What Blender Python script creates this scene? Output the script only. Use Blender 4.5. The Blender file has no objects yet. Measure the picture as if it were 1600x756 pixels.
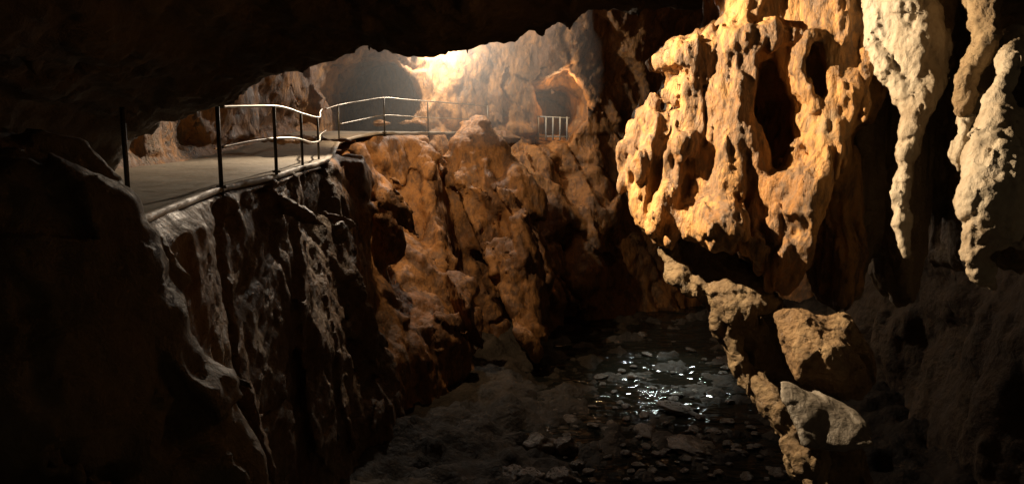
import bpy, math, random
import numpy as np
from mathutils import Vector

# ------------------------------------------------------------------ camera
FPX = 1250.0; CX, CY = 800.0, 378.0; HOR = 190.0
PITCH = math.atan((CY - HOR) / FPX)
CT, ST = math.cos(PITCH), math.sin(PITCH)
scene = bpy.context.scene
cam_d = bpy.data.cameras.new('camera'); cam = bpy.data.objects.new('camera', cam_d)
scene.collection.objects.link(cam); scene.camera = cam
cam.location = (0, 0, 0); cam.rotation_euler = (math.pi / 2 - PITCH, 0, 0)
cam_d.sensor_width = 36; cam_d.lens = 36 * FPX / 1600
cam_d.clip_start = 0.05; cam_d.clip_end = 300

def P(px, py, d):
    """point seen at photo pixel (px,py) at d metres along the lens axis"""
    a = (px - CX) / FPX; b = -(py - CY) / FPX
    return Vector((a * d, d * (CT + b * ST), d * (-ST + b * CT)))
def Pz(px, py, z):
    a = (px - CX) / FPX; b = -(py - CY) / FPX
    d = z / (-ST + b * CT)
    return P(px, py, d)

# ------------------------------------------------------------------ world: a cave, no sky
world = bpy.data.worlds.new('World'); scene.world = world; world.use_nodes = True
bg = world.node_tree.nodes['Background']
bg.inputs[0].default_value = (1.0, 0.75, 0.45, 1); bg.inputs[1].default_value = 0.03

def lamp(name, kind, loc, power, col, radius=0.1, target=None, cone=60, blend=0.4):
    l = bpy.data.lights.new(name, kind); l.energy = power; l.color = col; l.shadow_soft_size = radius
    o = bpy.data.objects.new(name, l); scene.collection.objects.link(o); o.location = loc
    if kind == 'SPOT':
        l.spot_size = math.radians(cone); l.spot_blend = blend
        o.rotation_euler = (Vector(target) - Vector(loc)).to_track_quat('-Z', 'Y').to_euler()
    return o
# floodlight above the path behind the ceiling lip, split over several lamps
lamp('wall_floodlight', 'POINT', P(700, 60, 29.3), 1300, (1.0, 0.92, 0.80), 0.08)
lamp('path_floodlight', 'SPOT', P(557, 56, 21.2), 1900, (1.0, 0.80, 0.58), 0.06, P(360, 300, 12.5), 92, 0.6)
lamp('cliff_added_spot', 'SPOT', P(600, 56, 21.6), 1500, (1.0, 0.70, 0.42), 0.08, (-2.4, 25.6, -3.6), 106, 1.0)  # extra spot split off the path lamp, added to light the cliff
# floodlight that rakes the dripstone curtain
lamp('dripstone_floodlight', 'SPOT', (-1.4, 8.52, 1.85), 4500, (1.0, 0.75, 0.47), 0.03, (3.0, 7.9, -0.75), 60, 0.3)
# small lamp inside the barred niche
lamp('niche_lamp', 'POINT', P(880, 134, 33.1), 120, (1.0, 0.66, 0.34), 0.04)
# cool lamp high in the far gallery, mirrored in the stream
lamp('gallery_lamp', 'SPOT', P(1062, 92, 33.5), 7000, (0.92, 1.0, 0.90), 0.30, Pz(1038, 585, -8.0), 21, 1.0)

vs = scene.view_settings
vs.view_transform = 'Standard'; vs.look = 'None'; vs.exposure = 0.0; vs.gamma = 1.0; vs.use_curve_mapping = False
scene.render.engine = 'CYCLES'
cy = scene.cycles
cy.use_denoising = True; cy.max_bounces = 6; cy.diffuse_bounces = 4; cy.glossy_bounces = 3; cy.volume_bounces = 0
cy.sample_clamp_indirect = 4.0
cy.use_light_tree = True

# ------------------------------------------------------------------ noise
_rng = np.random.default_rng(11)
_T = _rng.random((64, 64, 64)).astype(np.float32) * 2 - 1
def vnoise(x, y, z):
    xi = np.floor(x); yi = np.floor(y); zi = np.floor(z)
    fx = (x - xi).astype(np.float32); fy = (y - yi).astype(np.float32); fz = (z - zi).astype(np.float32)
    xi = xi.astype(np.int32) & 63; yi = yi.astype(np.int32) & 63; zi = zi.astype(np.int32) & 63
    xj = (xi + 1) & 63; yj = (yi + 1) & 63; zj = (zi + 1) & 63
    fx = fx * fx * (3 - 2 * fx); fy = fy * fy * (3 - 2 * fy); fz = fz * fz * (3 - 2 * fz)
    a = _T[xi, yi, zi] * (1 - fx) + _T[xj, yi, zi] * fx
    b = _T[xi, yj, zi] * (1 - fx) + _T[xj, yj, zi] * fx
    c = _T[xi, yi, zj] * (1 - fx) + _T[xj, yi, zj] * fx
    d = _T[xi, yj, zj] * (1 - fx) + _T[xj, yj, zj] * fx
    a = a * (1 - fy) + b * fy; c = c * (1 - fy) + d * fy
    return a * (1 - fz) + c * fz
def fbm(x, y, z, f=1.0, octs=4, gain=0.5, o=0.0):
    s = 0; a = 1.0
    for i in range(octs):
        s = s + a * vnoise(x * f + o + 7.3 * i, y * f + 3.1 * o + 1.7 * i, z * f + 1.9 * o + 4.1 * i)
        f *= 2.03; a *= gain
    return s
def billow(x, y, z, f=1.0, octs=3, gain=0.5, o=0.0):
    """rounded lumps parted by sharp creases: 0 in the crease, about 1 on a lump"""
    s = 0; a = 1.0
    for i in range(octs):
        s = s + a * np.abs(vnoise(x * f + o + 5.1 * i, y * f + 2.3 * o + 9.2 * i, z * f + 1.1 * o + 6.6 * i)) * 2
        f *= 2.1; a *= gain
    return s
_RJ = _rng.random((4096, 7)).astype(np.float32)
def facet(x, y, z, f=1.0, o=0.0, tilt=1.0):
    """broken rock: flat planes tilted at random, parted by steps"""
    x = x * f + o; y = y * f + 2.1 * o; z = z * f + 0.7 * o
    xi = np.floor(x).astype(np.int32); yi = np.floor(y).astype(np.int32); zi = np.floor(z).astype(np.int32)
    best = np.full(x.shape, 1e9, dtype=np.float32); val = np.zeros(x.shape, dtype=np.float32)
    for i in (-1, 0, 1):
        for j in (-1, 0, 1):
            for k in (-1, 0, 1):
                a = xi + i; b = yi + j; c = zi + k
                h = (a * 73856093 ^ b * 19349663 ^ c * 83492791) & 4095
                r = _RJ[h]
                dx = x - (a + r[:, 0]); dy = y - (b + r[:, 1]); dz = z - (c + r[:, 2])
                d = dx * dx + dy * dy + dz * dz
                v = (dx * (r[:, 3] - .5) + dy * (r[:, 4] - .5) + dz * (r[:, 5] - .5)) * 2 * tilt + (r[:, 6] - .5)
                m = d < best
                best = np.where(m, d, best); val = np.where(m, v, val)
    return val
def smin(a, b, k):
    h = np.clip(0.5 + 0.5 * (b - a) / k, 0, 1)
    return b * (1 - h) + a * h - k * h * (1 - h)
def smax(a, b, k): return -smin(-a, -b, k)
def sstep(a, b, x):
    t = np.clip((x - a) / (b - a), 0, 1); return t * t * (3 - 2 * t)

# ------------------------------------------------------------------ materials
def rock_mat(name, cols, scale=1.0, bump=0.5, rough=(0.45, 0.8), vstretch=1.0, fine=1.0, spec=0.4):
    m = bpy.data.materials.new(name); m.use_nodes = True
    nt = m.node_tree; N = nt.nodes; L = nt.links
    bs = N['Principled BSDF']
    tc = N.new('ShaderNodeTexCoord')
    mp = N.new('ShaderNodeMapping'); mp.inputs['Scale'].default_value = (1, 1, vstretch)
    L.new(tc.outputs['Object'], mp.inputs[0])
    def noise(sc, det=6, dist=0.0, rg=0.55, src=mp):
        n = N.new('ShaderNodeTexNoise'); n.inputs['Scale'].default_value = sc
        n.inputs['Detail'].default_value = det; n.inputs['Distortion'].default_value = dist
        n.inputs['Roughness'].default_value = rg
        L.new(src.outputs[0] if src is mp else src, n.inputs['Vector']); return n
    def math_(op, a, b):
        k = N.new('ShaderNodeMath'); k.operation = op
        for i, v in ((0, a), (1, b)):
            if isinstance(v, (int, float)): k.inputs[i].default_value = v
            else: L.new(v, k.inputs[i])
        return k.outputs[0]
    n1 = noise(0.55 * scale, 5, 0.8); n2 = noise(2.6 * scale, 8, 0.4, 0.65); n3 = noise(14 * scale, 6, 0, 0.7)
    s = math_('ADD', math_('MULTIPLY', n1.outputs['Fac'], 0.5), math_('MULTIPLY', n2.outputs['Fac'], 0.34))
    s = math_('ADD', s, math_('MULTIPLY', n3.outputs['Fac'], 0.16))
    cr = N.new('ShaderNodeValToRGB'); L.new(s, cr.inputs[0])
    e = cr.color_ramp.elements
    pos = np.linspace(0.36, 0.64, len(cols))
    e[0].position = pos[0]; e[0].color = (*cols[0], 1); e[1].position = pos[-1]; e[1].color = (*cols[-1], 1)
    for p_, c in zip(pos[1:-1], cols[1:-1]):
        q = e.new(p_); q.color = (*c, 1)
    L.new(cr.outputs[0], bs.inputs['Base Color'])
    rr = N.new('ShaderNodeMapRange'); L.new(n2.outputs['Fac'], rr.inputs[0])
    rr.inputs[1].default_value = 0.35; rr.inputs[2].default_value = 0.65
    rr.inputs[3].default_value = rough[0]; rr.inputs[4].default_value = rough[1]
    L.new(rr.outputs[0], bs.inputs['Roughness'])
    bs.inputs['Specular IOR Level'].default_value = spec
    # relief: pitted rock, coarse and fine
    v = N.new('ShaderNodeTexVoronoi'); v.feature = 'SMOOTH_F1'; v.inputs['Scale'].default_value = 9 * scale * fine
    v.inputs['Randomness'].default_value = 1
    nd = noise(3 * scale * fine, 4, 0)
    va = N.new('ShaderNodeVectorMath'); va.operation = 'MULTIPLY_ADD'
    L.new(nd.outputs['Color'], va.inputs[0]); va.inputs[1].default_value = (0.25 / scale,) * 3; L.new(mp.outputs[0], va.inputs[2])
    L.new(va.outputs[0], v.inputs['Vector'])
    nb = noise(5 * scale * fine, 10, 0.3, 0.68)
    h = math_('ADD', math_('MULTIPLY', nb.outputs['Fac'], 1.0), math_('MULTIPLY', v.outputs['Distance'], 0.35))
    bp = N.new('ShaderNodeBump'); bp.inputs['Strength'].default_value = min(1.0, bump); bp.inputs['Distance'].default_value = 0.16 / (scale * fine)
    L.new(h, bp.inputs['Height']); L.new(bp.outputs[0], bs.inputs['Normal'])
    return m

M = {}
M['wall'] = rock_mat('cave wall rock', [(.06, .03, .015), (.25, .11, .034), (.12, .062, .03), (.38, .18, .055), (.18, .105, .06), (.40, .24, .11)], 0.6, 0.6, (.4, .8), .5)
M['near'] = rock_mat('near cliff rock', [(.07, .045, .025), (.17, .095, .045), (.20, .135, .08), (.28, .21, .14)], 0.9, 0.9, (.4, .8), spec=.4)
M['roof'] = rock_mat('cave roof rock', [(.06, .042, .025), (.10, .07, .04), (.15, .11, .07)], 0.8, 0.7, (.6, .9))
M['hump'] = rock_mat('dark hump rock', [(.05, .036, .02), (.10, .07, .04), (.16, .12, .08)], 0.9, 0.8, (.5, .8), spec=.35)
M['drip'] = rock_mat('ochre dripstone', [(.10, .05, .022), (.36, .17, .05), (.17, .105, .06), (.50, .26, .085), (.30, .20, .11), (.56, .38, .18)], 1.0, 0.8, (.35, .75), 0.45)
M['pale'] = rock_mat('pale dripstone', [(.17, .12, .07), (.32, .25, .17), (.42, .355, .265), (.48, .43, .35)], 1.5, 0.6, (.35, .7), 0.7)
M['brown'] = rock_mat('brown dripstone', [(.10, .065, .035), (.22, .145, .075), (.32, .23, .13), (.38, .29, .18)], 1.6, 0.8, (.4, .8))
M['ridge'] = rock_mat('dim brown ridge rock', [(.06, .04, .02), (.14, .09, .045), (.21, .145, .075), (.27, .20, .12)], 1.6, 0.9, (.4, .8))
M['bould'] = rock_mat('ochre boulder rock', [(.09, .052, .025), (.21, .125, .055), (.29, .195, .10), (.36, .27, .16)], 1.8, 1.0, (.4, .8))
M['grey'] = rock_mat('grey wet rock', [(.07, .06, .048), (.15, .13, .105), (.21, .185, .15)], 1.2, 0.6, (.25, .6))
M['bed'] = rock_mat('stream bed', [(.02, .016, .011), (.04, .032, .023), (.08, .062, .045)], 1.0, 0.7, (.5, .9), spec=.2)
M['stone'] = rock_mat('river stone', [(.05, .04, .028), (.09, .07, .05), (.15, .12, .09)], 1.8, 0.5, (.18, .5), spec=.6)
M['path'] = rock_mat('path concrete', [(.24, .205, .155), (.40, .35, .28), (.32, .28, .22), (.46, .41, .33)], 0.9, 0.22, (.4, .8))
M['kerb'] = rock_mat('kerb concrete', [(.34, .31, .26), (.46, .42, .36), (.52, .48, .42)], 2.0, 0.4, (.35, .7))

def metal(name, col, rough, met=1.0):
    m = bpy.data.materials.new(name); m.use_nodes = True; nt = m.node_tree; bs = nt.nodes['Principled BSDF']
    n = nt.nodes.new('ShaderNodeTexNoise'); n.inputs['Scale'].default_value = 18; n.inputs['Detail'].default_value = 6
    cr = nt.nodes.new('ShaderNodeValToRGB'); nt.links.new(n.outputs['Fac'], cr.inputs[0])
    cr.color_ramp.elements[0].position = .35; cr.color_ramp.elements[0].color = (*[c * .6 for c in col], 1)
    cr.color_ramp.elements[1].position = .65; cr.color_ramp.elements[1].color = (*col, 1)
    nt.links.new(cr.outputs[0], bs.inputs['Base Color'])
    mr = nt.nodes.new('ShaderNodeMapRange'); nt.links.new(n.outputs['Fac'], mr.inputs[0])
    mr.inputs[3].default_value = rough * .7; mr.inputs[4].default_value = rough * 1.5
    nt.links.new(mr.outputs[0], bs.inputs['Roughness'])
    bs.inputs['Metallic'].default_value = met
    return m
M['post'] = metal('dark painted steel', (.10, .085, .06), .45, .6)
M['rail'] = metal('worn bare steel', (.42, .38, .31), .36, 1.0)
M['bars'] = metal('pale painted bars', (.34, .36, .35), .5, 0.0)
M['box'] = metal('rusty box paint', (.16, .09, .05), .6, 0.1)

wm = bpy.data.materials.new('stream water'); wm.use_nodes = True
nt = wm.node_tree; bs = nt.nodes['Principled BSDF']
bs.inputs['Base Color'].default_value = (.012, .013, .010, 1); bs.inputs['Roughness'].default_value = .04
bs.inputs['IOR'].default_value = 1.33
tc = nt.nodes.new('ShaderNodeTexCoord'); mp = nt.nodes.new('ShaderNodeMapping'); mp.inputs['Scale'].default_value = (.28, 1.4, 1)
nz = nt.nodes.new('ShaderNodeTexNoise'); nz.inputs['Scale'].default_value = 1.6; nz.inputs['Detail'].default_value = 4; nz.inputs['Distortion'].default_value = .8
bp = nt.nodes.new('ShaderNodeBump'); bp.inputs['Strength'].default_value = .9; bp.inputs['Distance'].default_value = .22
nt.links.new(tc.outputs['Object'], mp.inputs[0]); nt.links.new(mp.outputs[0], nz.inputs[0])
nz2 = nt.nodes.new('ShaderNodeTexNoise'); nz2.inputs['Scale'].default_value = .9; nz2.inputs['Detail'].default_value = 2
nt.links.new(tc.outputs['Object'], nz2.inputs[0])
mul = nt.nodes.new('ShaderNodeMath'); mul.operation = 'MULTIPLY'
cm = nt.nodes.new('ShaderNodeMapRange'); cm.inputs[1].default_value = .42; cm.inputs[2].default_value = .6; cm.inputs[3].default_value = .15
nt.links.new(nz2.outputs['Fac'], cm.inputs[0]); nt.links.new(nz.outputs['Fac'], mul.inputs[0]); nt.links.new(cm.outputs[0], mul.inputs[1])
nt.links.new(mul.outputs[0], bp.inputs['Height']); nt.links.new(bp.outputs[0], bs.inputs['Normal'])
M['water'] = wm

# ------------------------------------------------------------------ mesh helpers
def link(name, me, mat, parent=None):
    o = bpy.data.objects.new(name, me); scene.collection.objects.link(o)
    if mat is not None: me.materials.append(mat)
    if parent is not None: o.parent = parent
    return o
def mesh_from(name, V, F, smooth=True):
    me = bpy.data.meshes.new(name)
    V = np.asarray(V, dtype=np.float32); F = np.asarray(F, dtype=np.int32)
    me.vertices.add(len(V)); me.vertices.foreach_set('co', V.ravel())
    n = F.shape[1]
    me.loops.add(F.size); me.loops.foreach_set('vertex_index', F.ravel())
    me.polygons.add(len(F)); me.polygons.foreach_set('loop_start', np.arange(0, F.size, n, dtype=np.int32))
    me.update(calc_edges=True)
    if smooth: me.polygons.foreach_set('use_smooth', np.ones(len(F), dtype=bool))
    me.validate(); me.update()
    return me
def tag(o, label=None, cat=None, group=None, kind=None):
    if label: o['label'] = label
    if cat: o['category'] = cat
    if group: o['group'] = group
    if kind: o['kind'] = kind
    return o

def surface_nets(f, o, h):
    ins = f < 0
    c = [ins[i:ins.shape[0] - 1 + i, j:ins.shape[1] - 1 + j, k:ins.shape[2] - 1 + k] for i in (0, 1) for j in (0, 1) for k in (0, 1)]
    anyc = c[0].copy(); allc = c[0].copy()
    for q in c[1:]: anyc |= q; allc &= q
    act = anyc & ~allc
    idx = np.argwhere(act)
    num = np.full(act.shape, -1, dtype=np.int32); num[act] = np.arange(len(idx), dtype=np.int32)
    I, J, K = idx.T
    corner = {(a, b, d): f[I + a, J + b, K + d] for a in (0, 1) for b in (0, 1) for d in (0, 1)}
    S = np.zeros((len(idx), 3), dtype=np.float64); cnt = np.zeros(len(idx))
    for ax in range(3):
        for u in (0, 1):
            for v in (0, 1):
                a = [0, 0, 0]; a[(ax + 1) % 3] = u; a[(ax + 2) % 3] = v; b = list(a); b[ax] = 1
                fa = corner[tuple(a)]; fb = corner[tuple(b)]
                m = (fa < 0) != (fb < 0)
                t = np.where(m, fa / np.where(m, fa - fb, 1), 0)
                for q in range(3):
                    S[:, q] += np.where(m, (a[q] + (t if q == ax else 0)), 0)
                cnt += m
    V = (idx + S / cnt[:, None]) * h + np.array(o)
    faces = []
    for ax in range(3):
        n = f.shape
        b, d = (ax + 1) % 3, (ax + 2) % 3
        sl0 = [slice(None)] * 3; sl1 = [slice(None)] * 3
        sl0[ax] = slice(0, n[ax] - 1); sl1[ax] = slice(1, n[ax])
        for q in (b, d): sl0[q] = slice(1, n[q] - 1); sl1[q] = slice(1, n[q] - 1)
        A = ins[tuple(sl0)]; B = ins[tuple(sl1)]
        e = np.argwhere(A != B)
        if len(e) == 0: continue
        flip = A[tuple(e.T)]
        e[:, b] += 1; e[:, d] += 1
        def cell(db, dd):
            w = e.copy(); w[:, b] -= db; w[:, d] -= dd; return num[tuple(w.T)]
        q = np.stack([cell(1, 1), cell(0, 1), cell(0, 0), cell(1, 0)], 1)
        q[~flip] = q[~flip][:, ::-1]
        faces.append(q)
    F = np.concatenate(faces)
    F = F[(F >= 0).all(1)]
    return V, F

def vnormals(me):
    a = np.empty(len(me.vertices) * 3, dtype=np.float32)
    me.vertices.foreach_get('normal', a); return a.reshape(-1, 3)
def displace(me, fn):
    n = len(me.vertices); co = np.empty(n * 3, dtype=np.float32); me.vertices.foreach_get('co', co); co = co.reshape(-1, 3)
    nn = vnormals(me)
    co = co + nn * fn(co[:, 0], co[:, 1], co[:, 2])[:, None]
    me.vertices.foreach_set('co', co.astype(np.float32).ravel()); me.update()

class Body:
    """a solid built on a grid of signed distances, then skinned"""
    def __init__(s, lo, hi, h, init=0.8):
        s.lo = np.array(lo, dtype=np.float64); s.h = h
        s.n = np.ceil((np.array(hi) - s.lo) / h).astype(int) + 1
        s.ax = [(s.lo[i] + h * np.arange(s.n[i])).astype(np.float32) for i in range(3)]
        s.init = init
        s.f = np.full(s.n, init, dtype=np.float32)
    def grid(s): return s.ax[0][:, None, None], s.ax[1][None, :, None], s.ax[2][None, None, :]
    def _win(s, a, b):
        i0 = np.clip(np.floor((np.minimum(a, b) - s.lo) / s.h).astype(int), 0, s.n)
        i1 = np.clip(np.ceil((np.maximum(a, b) - s.lo) / s.h).astype(int) + 1, 0, s.n)
        if (i1 <= i0).any(): return None
        sl = tuple(slice(i0[k], i1[k]) for k in range(3))
        g = [s.ax[0][sl[0]][:, None, None], s.ax[1][sl[1]][None, :, None], s.ax[2][sl[2]][None, None, :]]
        return sl, g
    def cap(s, a, b, ra, rb, k=0.1, cut=False, flat=1.0):
        a = np.array(a, dtype=np.float32); b = np.array(b, dtype=np.float32); m = max(ra, rb) + s.init
        w = s._win(np.minimum(a, b) - m, np.maximum(a, b) + m)
        if w is None: return
        sl, (X, Y, Z) = w
        ab = b - a; L = float(ab @ ab) + 1e-9
        t = np.clip(((X - a[0]) * ab[0] + (Y - a[1]) * ab[1] + (Z - a[2]) * ab[2]) / L, 0, 1)
        d = np.sqrt((X - a[0] - t * ab[0]) ** 2 + ((Y - a[1] - t * ab[1]) / flat) ** 2 + (Z - a[2] - t * ab[2]) ** 2) - (ra + (rb - ra) * t)
        s.f[sl] = smax(s.f[sl], -d, k) if cut else smin(s.f[sl], d, k)
    def chain(s, pts, k=0.1, cut=False, flat=1.0):
        """pts: (px, py, d, radius px)"""
        q = [(P(x, y, d), r * d / FPX) for x, y, d, r in pts]
        if len(q) == 1: s.cap(q[0][0], q[0][0] + Vector((0, 0, .001)), q[0][1], q[0][1], k, cut, flat)
        for (a, ra), (b, rb) in zip(q, q[1:]): s.cap(a, b, ra, rb, k, cut, flat)
    def ell(s, c, r, k=0.1, cut=False):
        c = np.array(c, dtype=np.float32); r = np.array(r, dtype=np.float32)
        w = s._win(c - r - s.init, c + r + s.init)
        if w is None: return
        sl, (X, Y, Z) = w
        q = np.sqrt(((X - c[0]) / r[0]) ** 2 + ((Y - c[1]) / r[1]) ** 2 + ((Z - c[2]) / r[2]) ** 2)
        d = (q - 1) * float(r.min())
        s.f[sl] = smax(s.f[sl], -d, k) if cut else smin(s.f[sl], d, k)
    def noise(s, fn, band):
        m = np.abs(s.f) < band
        i, j, k = np.nonzero(m)
        s.f[i, j, k] -= fn(s.ax[0][i], s.ax[1][j], s.ax[2][k]).astype(np.float32)
    def build(s, name, mat, fine=None, parent=None, pad=True):
        if pad:
            for a in range(3):
                for e in (0, -1):
                    sl = [slice(None)] * 3; sl[a] = e; s.f[tuple(sl)] = np.maximum(s.f[tuple(sl)], s.h * .5)
        V, F = surface_nets(s.f, s.lo, s.h)
        me = mesh_from(name, V, F)
        if fine: displace(me, fine)
        return link(name, me, mat, parent)

def poly_sd(X, Y, poly):
    """signed distance to a plan polygon (negative inside) on broadcast arrays"""
    X, Y = np.broadcast_arrays(X, Y)
    d = np.full(X.shape, 1e9); s = np.ones(X.shape)
    n = len(poly)
    for i in range(n):
        ax, ay = poly[i]; bx, by = poly[i - 1]
        ex, ey = bx - ax, by - ay; wx, wy = X - ax, Y - ay
        t = np.clip((wx * ex + wy * ey) / (ex * ex + ey * ey + 1e-12), 0, 1)
        d = np.minimum(d, (wx - ex * t) ** 2 + (wy - ey * t) ** 2)
        c1 = Y >= ay; c2 = Y < by; c3 = ex * wy > ey * wx
        s = np.where((c1 & c2 & c3) | (~c1 & ~c2 & ~c3), -s, s)
    return (s * np.sqrt(d)).astype(np.float32)

# ================================================================== THE CAVE
# plan of the path edge (photo pixel, depth) and of the wall behind it
EDGE_PX = [(-150, 520, 4.4), (110, 395, 6.2), (222, 342, 7.7), (345, 294, 11.3), (434, 270, 13.9), (470, 263, 16.4), (512, 257, 18.9),
           (522, 240, 20.6), (530, 224, 23.6), (560, 214, 25.2), (600, 208.5, 26.5), (650, 208.5, 28.2), (700, 209.5, 29.8), (765, 211, 31.2)]
EDGE = [P(*e) for e in EDGE_PX]
def z_path(y):
    y = np.asarray(y, dtype=np.float32)
    return np.interp(y, [0, 18, 20, 23.5, 26.5, 33], [-.94, -.94, -.86, -.62, -.37, -.45]).astype(np.float32)
edge_xy = [(p.x, p.y) for p in EDGE]
terr_poly = [(-4.6, 0.0)] + edge_xy + [(-.6, 34), (-1, 45), (-20, 45), (-20, 0)]
wall_line = [(-8.6, 0.0), (-8.0, 8), (-7.7, 12), (-7.6, 15.5), (-7.6, 19), (-7.5, 23), (-7.1, 26.5), (-5.9, 28.6), (-3.2, 31.0), (-1.0, 32.8), (1.0, 33.4), (2.6, 33.6), (4.5, 34.4), (7.0, 36.0), (9.5, 36.5), (12, 35), (16, 30), (17, 0)]
wall_poly = wall_line + [(40, 0), (40, 60), (-40, 60), (-40, 0)]

def cave_field(B):
    X, Y, Z = B.grid()
    x2, y2 = X[:, :, 0], Y[:, :, 0]
    dt = poly_sd(x2, y2, terr_poly)[:, :, None]
    dw = poly_sd(x2, y2, wall_poly)[:, :, None]
    zt = z_path(y2)[:, :, None]
    # terrace under the path, its cliff bulging outwards as it falls
    zz = np.clip(zt - Z, 0, 12)
    far = sstep(11.5, 25.0, Y)
    terr = smax(dt - (0.05 + zz * (0.07 + 0.29 * far)) , Z - (zt - 0.05), 0.10)
    # wall, leaning inwards with height
    hz = np.clip(Z + 0.5, 0, 9)
    wall = dw - 0.05 * hz ** 2 * 0.9 - np.clip(-Z - .5, 0, 12) * 0.25
    f = smin(terr, wall, 0.35)
    # buttress right of the cleft and its ledges
    roof = (4.6 + 2.2 * sstep(3, 6, X) + 0.9 * vnoise(X * .25, Y * .25, Z * 0 + 3.3)) - Z
    roof = roof + 0 * Z
    f = smin(f, roof.astype(np.float32), 0.8)
    B.f[:] = f
    def c(*a, **k): B.chain(list(a), **k)
    c((745, 235, 29.0, 42), (775, 330, 28.3, 62), (790, 420, 27.5, 62), (800, 520, 26.5, 60), k=.5)   # red slab right of the cleft
    c((705, 262, 28.6, 20), (745, 222, 29.4, 16), (790, 218, 30.2, 14), k=.15)
    c((660, 245, 27.6, 26), (690, 300, 27.0, 30), (700, 390, 26.2, 40), (705, 470, 25.2, 44), (690, 580, 24.2, 50), k=.5)  # rounded nose left of it
    c((620, 420, 25.2, 70), (640, 540, 24.0, 75), (600, 700, 22.5, 90), k=.6)
    c((560, 240, 22.6, 18), (590, 300, 22.8, 34), (600, 380, 22.8, 40), k=.4)
    c((840, 250, 33.0, 30), (850, 350, 32.2, 34), (845, 450, 31.0, 30), k=.4)
    c((925, 220, 34.2, 20), (920, 330, 33.6, 34), (900, 430, 32.4, 44), k=.6)
    # dark cleft
    c((697, 268, 27.2, 12), (712, 330, 26.8, 16), (735, 420, 26.2, 22), (765, 520, 25.4, 34), (800, 600, 24.8, 44), k=.3, cut=True, flat=4.0)
    c((770, 365, 27.2, 9), (800, 400, 27.0, 12), k=.15, cut=True)
    # near fins below the path edge
    c((415, 282, 13.6, 10), (450, 320, 13.9, 20), (525, 362, 14.6, 14), k=.12)
    c((455, 275, 15.4, 8), (480, 310, 15.2, 12), (535, 355, 15.6, 9), k=.1)
    c((378, 330, 10.9, 9), (385, 345, 10.8, 12), k=.1)
    # arched tunnel in the back wall
    t0 = P(582, 160, 27.8); dirn = (Vector((-4.6, 33.0, .2)) - Vector((-4.4, 28.0, .2))).normalized()
    ux = X - t0.x; uy = Y - t0.y
    s_ = ux * dirn.x + uy * dirn.y; r_ = ux * dirn.y - uy * dirn.x
    za = Z - (z_path(28.0) + 1.05)
    arch = np.where(za > 0, np.sqrt(r_ ** 2 + (za * .95) ** 2), np.abs(r_) * .985) - 1.62
    arch = np.maximum(arch, np.maximum(-(Z - (zt - 0.03)), np.maximum(-s_ - 2.2, s_ - 8)))
    B.f[:] = smax(B.f, -arch.astype(np.float32), 0.22)
    # barred niche
    q = P(884, 170, 33.6)
    B.ell((q.x, q.y, q.z), (.85, 1.7, 1.15), .12, True)
    q = P(862, 182, 35)
    nic = np.maximum(np.maximum(np.abs(X - q.x) - .62, np.abs(Z - q.z) - .95), np.maximum(31.5 - Y, Y - 38.5))
    B.f[:] = smax(B.f, -nic.astype(np.float32), 0.2)
    def nf(x, y, z):
        w = sstep(0.0, .35, np.abs(z - z_path(y)))           # keep the walking surface even
        amp = .35 + .65 * w
        wx = x + .5 * vnoise(x * .5, y * .5, z * .5); wz = z + .5 * vnoise(x * .5 + 9, y * .5, z * .5)
        n = .36 * fbm(wx, y, wz * .62, .42, 3, .5, 3.0)
        n = n + .05 * (billow(wx, y, wz * .4, .9, 3, .5, 8.0) - .9)
        n = n + .40 * facet(wx + .45 * z, y, z * .5, .50, 3.0) + .09 * facet(wx + .5 * z, y, z * .6, 1.0, 7.0) + .02 * facet(wx, y, wz * .6 + .3 * x, 1.5, 5.0)
        # slanting bedding cracks
        r = 1 - np.abs(vnoise((x * .8 + z * .45) * 1.1, y * .5, (z - x * .35) * .5 + 20))
        n = n - .38 * np.clip(r - .86, 0, 1) / .14 * .5
        wl = sstep(15, 20, y) * .5 + .5
        return n * np.where(z < z_path(y) - .12, 1.0, np.where(z > z_path(y) + .3, .85, amp * .25)) * wl
    B.noise(nf, 1.6)
    c((692, 258, 27.6, 9), (705, 310, 27.4, 14), (720, 360, 27.4, 18), (739, 420, 27.4, 26), (758, 480, 27.0, 34), (784, 550, 26.5, 42), (812, 620, 25.6, 50), k=.12, cut=True, flat=9.0)
    c((772, 352, 27.4, 6), (790, 385, 27.2, 10), (800, 420, 27.0, 6), k=.1, cut=True, flat=4.0)
def cave_fine(a):
    def fn(x, y, z):
        w = sstep(.04, .3, np.abs(z - z_path(y)))
        return (a * fbm(x, y, z, 2.2, 4, .55, 2.) + a * .35 * (billow(x, y, z * .4, 3.1, 2, .5, 4.) - .8)) * (.12 + .88 * w) + w * (.028 * facet(x + .4 * z, y, z * .7, 2.6, 4.) + .015 * facet(x, y, z, 6.0, 9.))
    return fn

B = Body((-9.6, 6.2, -9.0), (-.6, 19.6, .6), 0.075); cave_field(B)
# no wall or roof wanted in this near block: it is the cliff under the path only
B.build('cliff', M['near'], cave_fine(.05), pad=False)['kind'] = 'structure'
B = Body((-13, 19.3, -9.2), (14, 41, 7.5), 0.105); cave_field(B)
B.build('cave_wall', M['wall'], cave_fine(.06), pad=False)['kind'] = 'structure'

# wall behind the near path, left
B = Body((-12, 4.2, -1.6), (-5.6, 19.8, 7), 0.11); cave_field(B)
B.build('cave_side_wall', M['wall'], cave_fine(.06), pad=False)['kind'] = 'structure'

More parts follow.
